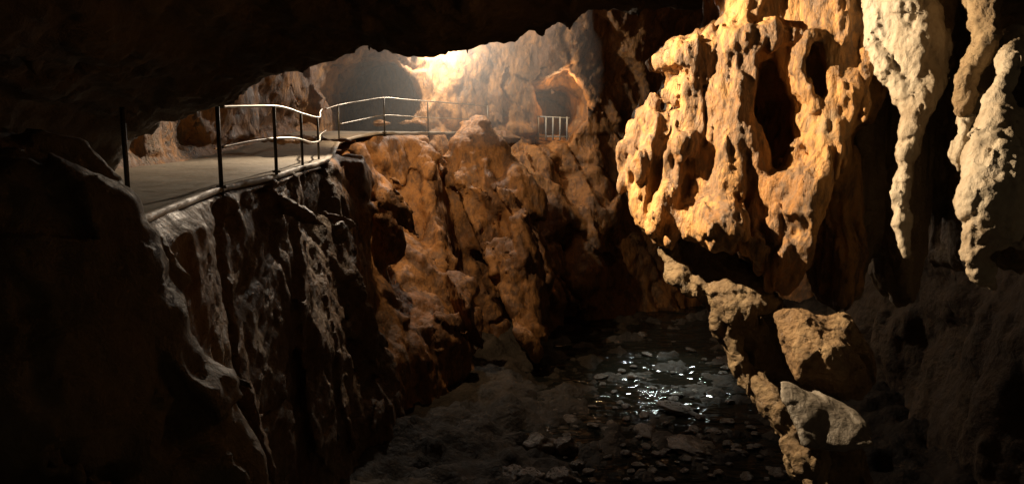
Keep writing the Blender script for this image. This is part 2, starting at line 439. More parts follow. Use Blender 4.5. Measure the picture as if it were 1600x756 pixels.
# unseen wall left of and behind the camera, added to block ambient light
n = 90
gy = np.linspace(-14, 7.0, n); gz = np.linspace(-9.5, 7, n)
GY, GZ = np.meshgrid(gy, gz, indexing='ij')
GX = -7.6 + .5 * fbm(GY * 0, GY, GZ, .5, 4, .55, 4.) - .03 * np.clip(GZ, 0, 9) ** 2 + .05 * np.clip(-GZ, 0, 9) ** 1.2
ii = np.arange(n * n).reshape(n, n)
F = np.stack([ii[:-1, :-1], ii[1:, :-1], ii[1:, 1:], ii[:-1, 1:]], -1).reshape(-1, 4)
link('left_ambient_blocker', mesh_from('left_ambient_blocker', np.stack([GX, GY, GZ], -1).reshape(-1, 3), F), M['hump'])['kind'] = 'structure'

# ------------------------------------------------------------------ roof with its ragged lip
LIP = [(-700, 420), (-300, 380), (60, 330), (120, 300), (158, 262), (190, 212), (240, 190), (300, 174), (345, 158), (362, 135), (390, 119), (425, 108), (452, 97), (480, 90), (508, 92), (516, 86),
       (545, 70), (572, 64), (578, 78), (592, 73), (640, 80), (665, 82), (700, 76), (724, 74), (730, 80), (738, 72), (765, 60), (790, 50), (822, 42), (838, 44), (850, 36),
       (862, 30), (878, 30), (888, 44), (900, 30), (915, 15), (950, 12), (975, 6), (985, 8), (996, 22), (1005, 20), (1015, 8), (1060, 10), (1090, 8), (1120, -5), (1250, -30), (1700, -80), (2300, -120)]
YL = 12.0
lipx = []; lipz = []
for (a, b) in LIP:
    p = P(a, b, YL / CT); t = YL / p.y; lipx.append(p.x * t); lipz.append(p.z * t)
B = Body((-12, 1.2, -3.4), (9.0, 14.2, 4.2), 0.075)
X, Y, Z = B.grid()
zl = np.interp(B.ax[0], lipx, lipz).astype(np.float32)[:, None, None]
under = zl + np.clip(YL - Y, 0, 20) * (0.18 + 0.16 * sstep(-4, -2, X))
under = under + 0.9 * sstep(12.25, 13.9, Y) * np.clip(Y - 12.25, 0, 3)
near_l = np.abs(Y - YL)
under = under + sstep(.15, .9, near_l) * (.22 * fbm(X + 0 * Y, Y + 0 * X, 0 * X + 0 * Y, .8, 3, .5, 6.) + .08)
B.f[:] = np.clip(np.maximum(under - Z, Y - 13.9) * .8, -2, 2)
B.noise(lambda x, y, z: (.10 * fbm(x, y, z, 1.4, 3, .5, 1.) + .10 * (billow(x, y, z, 2.0, 2, .5, 2.) - .8)) * (.25 + .75 * sstep(.1, .8, np.abs(y - YL))), .5)
B.build('cave_ceiling', M['roof'], lambda x, y, z: .045 * fbm(x, y, z, 4, 4, .7), pad=False)['kind'] = 'structure'

def tooth(px, y0, y1, r, label, seed):
    a = P(px, y0 - 8, 12.2); b = P(px + 1, y1, 12.2); n = 14; L = 9; rr = random.Random(seed); V = []; F = []
    for i in range(L + 1):
        t = i / L; c = a.lerp(b, t); q = r * 12.2 / FPX * (1 - t ** 1.3 * .88)
        c = c + Vector((rr.uniform(-.01, .01), rr.uniform(-.01, .01), 0))
        for k in range(n):
            w = 2 * math.pi * k / n; g = q * rr.uniform(.8, 1.2)
            V.append((c.x + math.cos(w) * g, c.y + math.sin(w) * g, c.z))
    for i in range(L):
        for k in range(n): F.append((i * n + k, i * n + (k + 1) % n, (i + 1) * n + (k + 1) % n, (i + 1) * n + k))
    me = mesh_from('tooth', V, F); tag(link('stalactite', me, M['roof']), label, 'stalactite', 'small stalactites on the lip of the dark ceiling')
tooth(577, 66, 79, 5, 'small dark stalactite on the ceiling lip above the tunnel arch', 1)
tooth(592, 72, 79, 4, 'stubby dark stalactite just right of the one above the tunnel arch', 2)
tooth(660, 78, 87, 14, 'wide blunt dark ceiling fang left of the lamp glow', 3)
tooth(730, 74, 84, 4, 'thin dark stalactite at the right end of the bright glow', 4)
tooth(889, 32, 47, 8, 'dark pointed ceiling fang above the barred niche', 5)
tooth(997, 14, 26, 6, 'rightmost small dark fang on the ceiling lip', 6)
tooth(510, 86, 97, 6, 'leftmost small dark fang on the ceiling lip', 7)

# ------------------------------------------------------------------ near rock hump, lower left
B = Body((-8.2, 3.0, -7.5), (-1.2, 9.5, .5), 0.06, 1.2)
for pts, k in ((((-80, 330, 6.4, 150), (60, 400, 6.4, 140), (90, 640, 6.2, 170), (60, 950, 6.0, 200)), .3),
               (((120, 275, 7.0, 38), (165, 330, 6.9, 44), (190, 400, 6.8, 48), (215, 480, 6.6, 70), (190, 640, 6.4, 90)), .15),
               (((235, 395, 6.9, 16), (285, 428, 6.9, 14), (300, 450, 6.9, 12)), .15),
               (((230, 470, 6.8, 50), (300, 620, 6.8, 60), (340, 800, 6.6, 80)), .3)):
    B.chain(pts, k)
B.noise(lambda x, y, z: .16 * fbm(x, y, z, .9, 4, .5, 5.) + .04 * (billow(x, y, z, 2, 2, .5, 1.) - .8) + .13 * facet(x + .4 * z, y, z * .7, 1.3, 2.), .7)
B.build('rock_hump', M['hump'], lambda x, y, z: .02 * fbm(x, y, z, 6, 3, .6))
tag(bpy.data.objects['rock_hump'], 'big dark rock hump in front of the near end of the path', 'rock')

# ------------------------------------------------------------------ right wall far behind the dripstone
B = Body((6.0, 4.0, -9.0), (15, 26, 5.5), 0.14)
X, Y, Z = B.grid()
pl = poly_sd(X[:, :, 0], Y[:, :, 0], [(9.5, 3.0), (10.5, 9.0), (10.5, 12.0), (10.6, 17), (11.0, 22), (12, 30), (30, 30), (30, 3)])[:, :, None]
B.f[:] = pl - .18 * np.clip(-2 - Z, 0, 8) - .25 * np.clip(Z - 1, 0, 8)
B.noise(lambda x, y, z: .5 * fbm(x, y, z, .5, 3, .5, 2.) + .25 * (billow(x, y, z * .5, 1.1, 3, .5, 2.) - .9), 1.4)
B.build('cave_right_wall', M['roof'], cave_fine(.05), pad=False)['kind'] = 'structure'

# ------------------------------------------------------------------ stream bed and water
n = 260
gx = np.linspace(-14, 18, n); gy = np.linspace(6, 44, n)
GX, GY = np.meshgrid(gx, gy, indexing='ij')
cxl = np.interp(GY, [6, 17, 24, 32, 44], [4.2, 4.2, 4.6, 5.8, 7.5])
bank = np.clip((np.where(GX > cxl, GX - cxl, (cxl - GX) * .75) - 1.8) * .22, 0, 2.0)
GZ = -8.12 + bank + .24 * fbm(GX, GY, GX * 0, 1.1, 4, .6, 3.) + .10 * (billow(GX, GY, GX * 0, 1.6, 2, .5, 5.) - .85)
V = np.stack([GX, GY, GZ], -1).reshape(-1, 3)
ii = np.arange(n * n).reshape(n, n)
F = np.stack([ii[:-1, :-1], ii[1:, :-1], ii[1:, 1:], ii[:-1, 1:]], -1).reshape(-1, 4)
link('ground', mesh_from('ground', V, F), M['bed'])['kind'] = 'structure'
V = [(-14, 6, -8), (18, 6, -8), (18, 44, -8), (-14, 44, -8)]
link('water', mesh_from('water', V, [(0, 1, 2, 3)], False), M['water'])['kind'] = 'structure'

# ------------------------------------------------------------------ path slab and kerb
ys = np.linspace(6.6, 32.3, 260)
ex = np.interp(ys, [p.y for p in EDGE], [p.x for p in EDGE]) - .02
# smooth the edge a little
k = np.ones(7) / 7; exs = np.convolve(np.pad(ex, 3, mode='edge'), k, mode='valid')
wx = np.interp(ys, [0, 8, 12, 15.5, 19, 23, 26.5, 28.6, 31.0, 32.8], [-9.2, -8.6, -8.4, -8.2, -8.2, -8.1, -8.3, -7.4, -5.2, -2.6])
m_ = 60
T = np.linspace(0, 1, m_)
PX = exs[:, None] * (1 - T) + wx[:, None] * T; PY = ys[:, None] + 0 * T
PZ = z_path(PY) + .015 * fbm(PX, PY, PX * 0, .9, 3) + .02 + .04 * T
top = np.stack([PX, PY, PZ], -1)
low = top[:, 0].copy(); low[:, 2] -= .07
allv = np.concatenate([low[:, None], top], 1); r, c_ = allv.shape[:2]
ii = np.arange(r * c_).reshape(r, c_)
F = np.stack([ii[:-1, :-1], ii[1:, :-1], ii[1:, 1:], ii[:-1, 1:]], -1).reshape(-1, 4)
o = link('path', mesh_from('path', allv.reshape(-1, 3), F), M['path']); o['kind'] = 'structure'
# raised lip along the drop
kv = []; 
for i in range(len(ys)):
    b = z_path(ys[i]) + .02; x = exs[i]; j = .02 * math.sin(ys[i] * 3.1) + .015 * math.sin(ys[i] * 7.7)
    kv += [(x + .03, ys[i], b - .06), (x + .05 + j * .5, ys[i], b + .012 + j * .2), (x - .07 + j, ys[i], b + .022 + j * .2), (x - .11 + j, ys[i], b - .02)]
F = [(i * 4 + a, i * 4 + 4 + a, i * 4 + 5 + a, i * 4 + 1 + a) for i in range(len(ys) - 1) for a in range(3)]
o = link('path_kerb', mesh_from('path_kerb', kv, F), M['path']); o['kind'] = 'structure'

# ================================================================== THE DRIPSTONE CURTAIN
B = Body((1.0, 6.9, -2.6), (4.9, 10.9, 2.1), 0.024, 0.35)
C = B.chain
# hidden body that carries everything
C([(1190, 30, 9.6, 70), (1290, 60, 9.7, 90), (1420, 40, 9.6, 90), (1560, -20, 9.4, 90)], .2)
OUT = [(1118, -60), (1125, 22), (1100, 44), (1045, 66), (1026, 90), (1034, 108), (1060, 116), (1048, 130), (1038, 150), (1050, 166), (1030, 172), (1018, 158), (1004, 172), (998, 205), (980, 232), (979, 285), (992, 332),
       (1030, 372), (1052, 372), (1078, 352), (1092, 378), (1130, 388), (1165, 398), (1180, 428), (1204, 448), (1226, 440), (1250, 412), (1292, 430), (1318, 462), (1345, 440), (1352, 330), (1362, 220), (1385, 120), (1420, 40), (1430, -60)]
YF = 9.35
ow = []
for a, b in OUT:
    p = P(a, b, YF / CT); t = YF / p.y; ow.append((p.x * t, p.z * t))
X, Y, Z = B.grid()
p2 = poly_sd(X[:, 0, :], Z[:, 0, :], ow)[:, None, :] + .05
pxg = (X / Y) * FPX + CX
pyg = HOR - Z / Y * FPX
front = 8.95 + .75 * sstep(0, 26, pxg - np.interp(pyg, [150, 190, 260, 330, 460], [1330, 1322, 1275, 1262, 1236])) * sstep(180, 215, pyg) - .08 * sstep(1080, 1160, pxg) - .34 * sstep(1200, 1300, pxg) + .55 * sstep(1310, 1350, pxg) + .22 * sstep(-.9, -1.9, Z)
slab = smax(p2, np.maximum(front - Y, Y - 10.3) + 0 * Z, .22)
B.f[:] = smin(B.f, slab.astype(np.float32), .15)
# snout and ledges, upper left
C([(1036, 94, 9.15, 15), (1062, 82, 9.15, 24), (1100, 70, 9.2, 24), (1160, 55, 9.2, 26)], .06)
C([(1104, 80, 9.05, 14), (1112, 112, 9.05, 11)], .06)
C([(1085, 74, 9.0, 13), (1076, 104, 9.05, 9)], .05)
C([(1046, 150, 9.1, 13), (1068, 135, 9.1, 17), (1100, 136, 9.1, 17), (1130, 150, 9.1, 18)], .06)
C([(1055, 158, 9.0, 8), (1082, 160, 9.0, 8)], .05)
C([(1130, 28, 9.8, 22), (1150, 5, 9.9, 16)], .06); C([(1180, 12, 9.9, 14), (1185, -8, 9.9, 10)], .06)
# left-most knobbly pillar
C([(1021, 158, 9.25, 9), (1014, 180, 9.25, 12), (1002, 205, 9.2, 16), (988, 232, 9.2, 16), (992, 262, 9.2, 17), (984, 284, 9.2, 10)], .05)
C([(990, 290, 9.2, 14), (1003, 318, 9.2, 18), (1014, 345, 9.15, 18), (1030, 365, 9.15, 14)], .06)
C([(1000, 250, 9.0, 10), (1010, 300, 9.05, 12)], .06)
# second column with the round knob
C([(1112, 168, 9.0, 12), (1092, 190, 8.95, 16), (1078, 205, 8.95, 14), (1066, 228, 8.85, 22), (1052, 240, 8.9, 12)], .05)
C([(1062, 262, 8.95, 14), (1045, 300, 8.95, 20), (1032, 335, 8.95, 16), (1022, 360, 9.0, 12)], .06)
C([(1098, 240, 8.95, 16), (1092, 300, 9.0, 18), (1060, 345, 9.0, 20), (1045, 372, 9.0, 12)], .07)
# main fluted column
C([(1170, 45, 8.95, 36), (1148, 90, 8.85, 32), (1144, 150, 8.8, 32), (1150, 220, 8.8, 34), (1140, 290, 8.85, 34)], .08)
C([(1124, 150, 8.95, 18), (1124, 210, 8.9, 19), (1114, 300, 8.95, 20), (1100, 330, 9.0, 14)], .06)
C([(1168, 170, 8.75, 14), (1176, 250, 8.75, 16), (1182, 320, 8.8, 22)], .08)
C([(1180, 215, 8.7, 7), (1178, 262, 8.7, 9)], .05)
# big lumps at the foot of the column
C([(1130, 350, 8.55, 36)], .06); C([(1128, 338, 8.6, 26), (1100, 340, 8.75, 26), (1082, 360, 8.8, 14)], .08)
C([(1170, 340, 8.75, 22), (1190, 385, 8.65, 24), (1185, 420, 8.7, 14)], .07)
C([(1215, 360, 8.6, 26), (1215, 405, 8.55, 26), (1205, 445, 8.65, 12)], .07)
C([(1240, 330, 8.5, 24), (1262, 350, 8.5, 18)], .08)
C([(1252, 380, 8.45, 14), (1250, 405, 8.5, 9), (1232, 455, 8.6, 4)], .05)
C([(1205, 300, 8.65, 24), (1250, 290, 8.6, 30), (1290, 250, 8.6, 26)], .1)
# ribs right of the alcove
C([(1205, 75, 8.85, 18), (1228, 100, 8.75, 14), (1240, 140, 8.7, 13), (1250, 200, 8.65, 14), (1245, 265, 8.65, 18)], .05)
C([(1262, 130, 8.8, 9), (1262, 180, 8.7, 10), (1266, 250, 8.65, 14)], .05)
C([(1150, 120, 8.62, 7), (1158, 200, 8.6, 9), (1150, 300, 8.66, 9)], .05)
C([(1128, 130, 8.7, 7), (1135, 230, 8.66, 8), (1122, 310, 8.75, 8)], .05)
C([(1275, 235, 8.5, 8), (1262, 290, 8.42, 12), (1230, 330, 8.4, 12)], .05)
C([(1310, 200, 8.35, 10), (1290, 270, 8.4, 12), (1270, 340, 8.4, 10), (1262, 390, 8.45, 7)], .05)
C([(1220, 280, 8.6, 8), (1212, 330, 8.5, 10)], .05)
C([(1325, 250, 9.2, 16), (1322, 400, 9.3, 20), (1318, 470, 9.3, 10)], .1)
# brow over the alcove and the two arches
C([(1140, 70, 8.7, 24), (1200, 52, 8.6, 22), (1250, 60, 8.55, 18)], .08)
C([(1246, 105, 8.45, 9), (1250, 78, 8.4, 11), (1268, 56, 8.4, 12), (1300, 40, 8.4, 14), (1340, 36, 8.45, 22)], .05)
C([(1250, 110, 8.45, 11), (1262, 140, 8.45, 12), (1276, 165, 8.45, 11)], .05)
C([(1288, 72, 8.5, 9), (1300, 100, 8.45, 11), (1308, 140, 8.4, 13), (1300, 180, 8.45, 12), (1280, 225, 8.5, 20)], .05)
C([(1325, 75, 8.5, 13), (1335, 110, 8.45, 15), (1325, 150, 8.4, 22), (1330, 175, 8.4, 16), (1342, 188, 8.4, 6)], .06)
C([(1315, 190, 8.45, 16), (1295, 235, 8.4, 20), (1268, 290, 8.4, 24), (1255, 330, 8.4, 18)], .08)
C([(1310, 225, 8.75, 16), (1310, 330, 9.4, 30), (1310, 440, 9.7, 36)], .12)
C([(1360, 40, 8.5, 24), (1372, 80, 8.5, 20)], .08)
# alcoves carved out
C([(1195, 118, 8.85, 22), (1203, 170, 8.85, 34), (1214, 215, 8.9, 28), (1196, 268, 8.9, 13)], .05, True, 1.7)
C([(1040, 180, 8.9, 9), (1034, 230, 8.9, 12), (1020, 300, 8.9, 10)], .05, True, 1.5)
C([(1075, 172, 8.8, 6), (1106, 182, 8.75, 6), (1108, 225, 8.75, 7), (1100, 280, 8.75, 7)], .04, True, 1.5)
C([(1098, 250, 8.7, 5), (1085, 320, 8.75, 7)], .05, True, 2.0)
C([(1158, 300, 8.6, 5), (1160, 380, 8.6, 9), (1150, 420, 8.8, 12)], .05, True, 2.0)
C([(1196, 330, 8.4, 5), (1196, 430, 8.5, 7)], .04, True, 2.0)
C([(1270, 84, 8.4, 13), (1277, 112, 8.42, 18), (1284, 142, 8.45, 15)], .04, True, 2.0)
C([(1286, 185, 8.5, 8), (1278, 208, 8.55, 8)], .05, True, 1.6)
C([(1348, 75, 8.35, 8)], .04, True, 1.6)
C([(1062, 116, 9.0, 6), (1118, 125, 8.95, 5)], .03, True, 2.0)
def dn(x, y, z):
    wx = x + .10 * vnoise(x * 2, y * 2, z * 2 + 5); wy = y + .1 * vnoise(x * 2 + 8, y * 2, z * 2)
    n = .034 * fbm(x, y, z * .7, 2.2, 3, .5, 1.)
    n = n + .045 * (billow(wx, wy, z * .16, 6.5, 2, .5, 4.) - .7)      # flutes
    n = n + .008 * (billow(wx, wy, z * .6, 8, 2, .55, 9.) - .7)        # popcorn
    n = n + .010 * facet(wx, wy, z * .4, 5, 2.)
    return n
B.noise(dn, .28)
DF = lambda x, y, z: .012 * fbm(x, y, z, 17, 3, .7, 2.) + .005 * (billow(x, y, z * .4, 13, 2, .5, 3.) - .8)
def drape(x, y, z):
    q = .06 * vnoise(x * 3, y * 3, z * 3)
    return .007 * fbm(x, y, z, 17, 3, .7, 2.) + .012 * (billow(x + q, y, z * .12 + q, 10, 2, .5, 3.) - .7) - .006 * np.clip(fbm(x, y, z, 8, 2, .5, 8.), .4, 1)
tag(B.build('dripstone_formation', M['drip'], drape), 'huge ochre dripstone curtain with dark alcove and arches hanging over the stream', 'rock formation')

B = Body((3.0, 8.7, -2.6), (7.6, 11.4, 2.2), 0.036, 0.35)
O2 = [(1330, -80), (1330, 380), (1345, 452), (1362, 400), (1392, 380), (1405, 440), (1425, 468), (1446, 430), (1462, 350), (1490, 330), (1508, 420), (1530, 440), (1560, 400), (1600, 430), (1640, 350), (1680, -80)]
ow = []
for a, b in O2:
    p = P(a, b, 9.9 / CT); t = 9.9 / p.y; ow.append((p.x * t, p.z * t))
X, Y, Z = B.grid()
p2 = poly_sd(X[:, 0, :], Z[:, 0, :], ow)[:, None, :]
pxg = (X / Y) * FPX + CX
front = 9.75 - .22 * np.cos((pxg - 1425) / 44 * math.pi) + .12 * np.sin(pxg / 19)
B.f[:] = smax(p2, np.maximum(front - Y, Y - 10.9) + 0 * Z, .3)
B.noise(lambda x, y, z: .10 * fbm(x, y, z * .5, 1.6, 3, .5, 1.) + .07 * (billow(x, y, z * .15, 4.0, 2, .5, 4.) - .7), .35)
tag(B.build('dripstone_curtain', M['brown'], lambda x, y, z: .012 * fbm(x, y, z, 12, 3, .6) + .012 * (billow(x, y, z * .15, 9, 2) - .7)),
    'shadowed brown fluted dripstone curtain behind the pale stalactites', 'rock formation')

# pale hanging pendant
def pendant(name, lo, hi, chains, mat, label, cuts=(), h=0.02, flute=1.0, cat='stalactite', group='pale stalactites beside the ochre curtain', nz=.036):
    B = Body(lo, hi, h, 0.3)
    for pts, k in chains: B.chain(pts, k)
    for pts, k in cuts: B.chain(pts, k, True, 1.5)
    B.noise(lambda x, y, z: nz * .7 * fbm(x, y, z * .6, 3, 3, .5, 4.) + nz * .5 * flute * (billow(x, y, z * .4, 5, 2, .5, 7.) - .8) + nz * .9 * facet(x, y, z * .55, 4.2, 6.), .22)
    o = B.build(name, mat, DF); return tag(o, label, cat, group)
pendant('stalactite', (3.4, 6.4, -2.2), (5.2, 9.0, 1.7),
        [([(1400, -40, 8.2, 60), (1410, 20, 8.1, 44), (1428, 80, 8.0, 42), (1440, 130, 7.95, 32), (1432, 165, 7.9, 20), (1426, 205, 7.9, 13), (1418, 240, 7.9, 9), (1414, 280, 7.9, 7), (1408, 305, 7.9, 8), (1412, 345, 7.9, 11), (1418, 400, 7.9, 8)], .07),
         ([(1385, 10, 8.1, 26), (1368, 70, 8.1, 16), (1385, 110, 8.0, 16), (1410, 150, 7.95, 14)], .05),
         ([(1383, 110, 8.0, 6), (1381, 146, 8.0, 3)], .03),
         ([(1462, 60, 8.1, 16), (1470, 110, 8.1, 10)], .05)],
        M['pale'], 'broad pale stalactite tapering to a long thin tip, just right of the ochre curtain', [([(1380, 52, 7.8, 9)], .03), ([(1392, 100, 7.8, 6)], .03)])
pendant('stalactite', (3.6, 6.0, -1.2), (5.3, 8.6, 1.7),
        [([(1540, -30, 7.4, 24), (1535, 30, 7.4, 20), (1542, 60, 7.3, 14), (1524, 95, 7.3, 13), (1508, 125, 7.3, 13), (1506, 150, 7.3, 13), (1504, 168, 7.3, 11)], .05)],
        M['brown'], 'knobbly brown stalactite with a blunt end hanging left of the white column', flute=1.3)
pendant('stalactite', (3.5, 6.0, -1.2), (5.0, 8.2, .6),
        [([(1505, 203, 7.2, 10), (1503, 225, 7.2, 11), (1495, 245, 7.2, 10), (1498, 262, 7.2, 5)], .04),
         ([(1507, 200, 7.2, 8), (1512, 180, 7.6, 8), (1530, 150, 8.1, 10)], .04)],
        M['pale'], 'short stubby white stalactite just left of the big white column', flute=.7)
pendant('dripstone_column', (3.4, 5.4, -2.6), (5.4, 8.4, 1.7),
        [([(1590, -40, 7.6, 30), (1590, 40, 7.5, 18), (1578, 95, 7.1, 15), (1572, 125, 7.0, 13), (1562, 150, 7.0, 14), (1562, 195, 6.95, 28), (1550, 250, 6.9, 42), (1546, 310, 6.85, 46), (1553, 345, 6.9, 40)], .06),
         ([(1580, 180, 7.0, 16), (1592, 250, 7.0, 26), (1588, 320, 6.95, 26)], .07),
         ([(1520, 290, 6.85, 16), (1514, 330, 6.85, 12)], .05),
         ([(1530, 372, 6.75, 22), (1520, 395, 6.75, 12), (1540, 425, 6.8, 15), (1555, 450, 6.85, 7)], .05),
         ([(1545, 378, 6.7, 14), (1592, 384, 6.7, 4)], .05),
         ([(1548, 345, 6.8, 28), (1535, 380, 6.8, 18)], .06)],
        M['pale'], 'broad white lumpy dripstone column ending in a pointed winged tip', flute=1.2, cat='dripstone', group=None, nz=.030)
pendant('dripstone_lump', (3.9, 6.0, .3), (5.9, 8.6, 1.8),
        [([(1600, 30, 7.5, 40), (1640, -10, 7.5, 60), (1560, -10, 7.6, 40)], .1)],
        M['brown'], 'brown rounded rock lump hanging above the big white column', cat='rock', group=None)

pendant('stalactite', (3.4, 7.2, -.6), (4.6, 9.2, 1.6),
        [([(1362, -20, 8.5, 26), (1358, 50, 8.4, 16), (1352, 110, 8.3, 9), (1350, 160, 8.3, 5), (1349, 188, 8.3, 3)], .05)],
        M['drip'], 'slim ochre stalactite between the curtain and the broad pale one', nz=.03)
pendant('stalactite', (4.0, 7.0, -.6), (5.4, 9.2, 1.6),
        [([(1478, -20, 8.3, 22), (1474, 40, 8.2, 14), (1470, 90, 8.2, 8), (1468, 132, 8.2, 3)], .05)],
        M['brown'], 'short brown stalactite in shadow right of the broad pale one', nz=.03)

# jagged rock ridge dropping to the stream below the curtain
pendant('rock_ridge', (1.4, 6.6, -5.4), (4.6, 10.2, -1.0),
        [([(1040, 385, 9.2, 10), (1062, 425, 9.1, 18), (1095, 460, 9.0, 14)], .05),
         ([(1130, 460, 8.9, 20), (1160, 480, 8.8, 28), (1190, 470, 8.8, 26)], .06),
         ([(1122, 470, 9.0, 17), (1134, 525, 9.0, 18), (1150, 560, 9.0, 17), (1160, 590, 9.0, 10)], .05),
         ([(1150, 500, 9.2, 26), (1190, 560, 9.2, 30), (1235, 640, 9.2, 30), (1260, 720, 9.0, 30)], .1),
         ([(1180, 600, 8.9, 12), (1200, 630, 8.8, 14)], .05),
         ([(1075, 385, 9.7, 24), (1150, 450, 9.7, 40), (1215, 540, 9.9, 44), (1270, 660, 10.0, 44), (1330, 800, 10.0, 50)], .1),
         ([(1195, 600, 8.6, 10), (1212, 640, 8.5, 14), (1240, 670, 8.4, 12)], .05),
         ([(1232, 690, 8.4, 9), (1262, 735, 8.3, 10)], .05)],
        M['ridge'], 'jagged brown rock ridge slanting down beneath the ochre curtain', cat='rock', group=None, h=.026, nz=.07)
pendant('boulder', (2.4, 6.2, -3.6), (4.8, 9.2, -1.2),
        [([(1216, 494, 8.2, 12), (1250, 520, 8.1, 27), (1284, 560, 7.95, 38), (1322, 588, 7.95, 28), (1345, 600, 8.0, 16)], .1),
         ([(1250, 510, 8.25, 20), (1302, 530, 8.2, 32), (1335, 566, 8.15, 26)], .1),
         ([(1262, 582, 7.9, 14), (1286, 606, 7.9, 13)], .05)],
        M['bould'], 'rough ochre boulder lodged below the dripstone curtain', [([(1238, 540, 7.5, 16)], .04)], cat='boulder', group=None, nz=.05)
# angular grey slab under it
B = Body((2.4, 5.8, -4.2), (4.6, 8.6, -2.0), 0.02, .3)
X, Y, Z = B.grid()
a, b, c, d_ = P(1236, 606, 7.4), P(1372, 698, 7.2), P(1262, 694, 7.1), P(1300, 630, 7.9)
hull = [a, b, c, d_, P(1285, 700, 7.2), P(1330, 640, 7.5)]
cc = sum(hull, Vector()) / len(hull)
import itertools
f = np.full(B.f.shape, -9.0, dtype=np.float32)
for (p, q, r_) in itertools.combinations(hull, 3):
    nrm = (q - p).cross(r_ - p)
    if nrm.length < 1e-6: continue
    nrm.normalize()
    if nrm.dot(cc - p) > 0: nrm = -nrm
    if all(nrm.dot(h - p) < 1e-4 for h in hull):
        f = smax(f, (X - p.x) * nrm.x + (Y - p.y) * nrm.y + (Z - p.z) * nrm.z, .04)
B.f[:] = f - .03
B.noise(lambda x, y, z: .025 * fbm(x, y, z, 3, 3, .5, 4.) + .03 * facet(x, y, z, 3.0, 1.), .25)
tag(B.build('boulder', M['grey'], lambda x, y, z: .004 * fbm(x, y, z, 14, 3, .6)), 'smooth angular grey boulder wedged under the rough ochre one', 'boulder')

# ------------------------------------------------------------------ river stones
def stone_mesh(seed, sub=4):
    import bmesh
    bm = bmesh.new(); bmesh.ops.create_icosphere(bm, subdivisions=sub, radius=1)
    me = bpy.data.meshes.new('stone'); bm.to_mesh(me); bm.free()
    me.polygons.foreach_set('use_smooth', np.ones(len(me.polygons), dtype=bool))
    s = seed * 3.7
    displace(me, lambda x, y, z: .26 * fbm(x, y, z, 1.1, 3, .5, s) + .12 * (billow(x, y, z, 1.8, 2, .5, s) - .8))
    me.materials.append(M['stone']); return me
SM = [stone_mesh(i) for i in range(6)]
rs = random.Random(4)
def stone(px, py, rpx, label, group=None, cat='stone', sq=.55):
    p = Pz(px, py, -7.95); d = p.y
    o = bpy.data.objects.new('river_stone', rs.choice(SM)); scene.collection.objects.link(o)
    r = rpx * d / FPX
    o.location = (p.x, p.y, -7.98 + r * .12); o.scale = (r, r * rs.uniform(.7, 1.3), r * sq); o.rotation_euler = (rs.uniform(-.2, .2), rs.uniform(-.2, .2), rs.uniform(0, 6.3))
    return tag(o, label, cat, group)
G = 'stones in the stream bed'
stone(842, 700, 26, 'largest rounded wet stone on the left bank of the stream', G, sq=.7)
stone(884, 700, 20, 'upright pale stone just right of the largest one on the left bank', G, sq=.9)
stone(800, 742, 22, 'flat brown stone at the very left end of the bank stones', G)
stone(832, 748, 26, 'low brown stone in front of the largest bank stone', G)
stone(880, 748, 26, 'broad wet stone at the bottom edge between the bank stones and the water', G)
stone(902, 726, 13, 'small brown stone behind the broad wet stone at the bottom edge', G)
stone(1010, 675, 20, 'flat grey stone lying in the stream in front of the bright reflection', G, sq=.35)
stone(1060, 640, 26, 'long low slab of stone right of the brightest water', G, sq=.3)
stone(1085, 700, 34, 'wide flat dark slab in the middle of the stream', G, sq=.25)
for i in range(210):
    px = rs.uniform(760, 1240); py = 520 + 230 * rs.random() ** .7
    if abs(px - (1030 + (py - 520) * .05)) < 12 and py < 660: continue
    if px < 960 - (py - 520) * .8: continue
    if px > 1130 + (py - 560) * .5: continue
    stone(px, py, rs.uniform(3, 11) * (py / 700), 'small dark wet stone in the stream bed', 'small dark stones in the stream bed', sq=rs.uniform(.25, .5))

# ================================================================== RAILINGS
def tube(pts, r, nseg=10, close=True):
    pts = [Vector(p) for p in pts]; V = []; F = []
    for i, p in enumerate(pts):
        t = (pts[min(i + 1, len(pts) - 1)] - pts[max(i - 1, 0)]).normalized()
        u = t.cross(Vector((0, 0, 1)));
        if u.length < .05: u = t.cross(Vector((0, 1, 0)))
        u.normalize(); v = u.cross(t)
        for k in range(nseg):
            a = 2 * math.pi * k / nseg; V.append(p + u * math.cos(a) * r + v * math.sin(a) * r)
    for i in range(len(pts) - 1):
        for k in range(nseg):
            F.append((i * nseg + k, i * nseg + (k + 1) % nseg, (i + 1) * nseg + (k + 1) % nseg, (i + 1) * nseg + k))
    me = bpy.data.meshes.new('tube')
    caps = [tuple(range(nseg))[::-1], tuple((len(pts) - 1) * nseg + k for k in range(nseg))]
    me.from_pydata([tuple(v) for v in V], [], F + caps); me.update()
    me.polygons.foreach_set('use_smooth', np.array([True] * len(F) + [False] * 2)); me.update()
    return me
def smooth_curve(pts, n=8):
    pts = [Vector(p) for p in pts]; out = []
    for i in range(len(pts) - 1):
        p0 = pts[max(i - 1, 0)]; p1 = pts[i]; p2 = pts[i + 1]; p3 = pts[min(i + 2, len(pts) - 1)]
        for k in range(n):
            t = k / n
            out.append(.5 * ((2 * p1) + (p2 - p0) * t + (2 * p0 - 5 * p1 + 4 * p2 - p3) * t * t + (3 * p1 - p0 - 3 * p2 + p3) * t ** 3))
    return out + [pts[-1]]
def empty(name, loc):
    o = bpy.data.objects.new(name, None); scene.collection.objects.link(o); o.location = loc; o.empty_display_size = .2; return o
def child(name, me, mat, root):
    o = link(name, me, mat, root); o.matrix_parent_inverse.identity()
    me.transform(__import__('mathutils').Matrix.Translation(-root.location)); return o
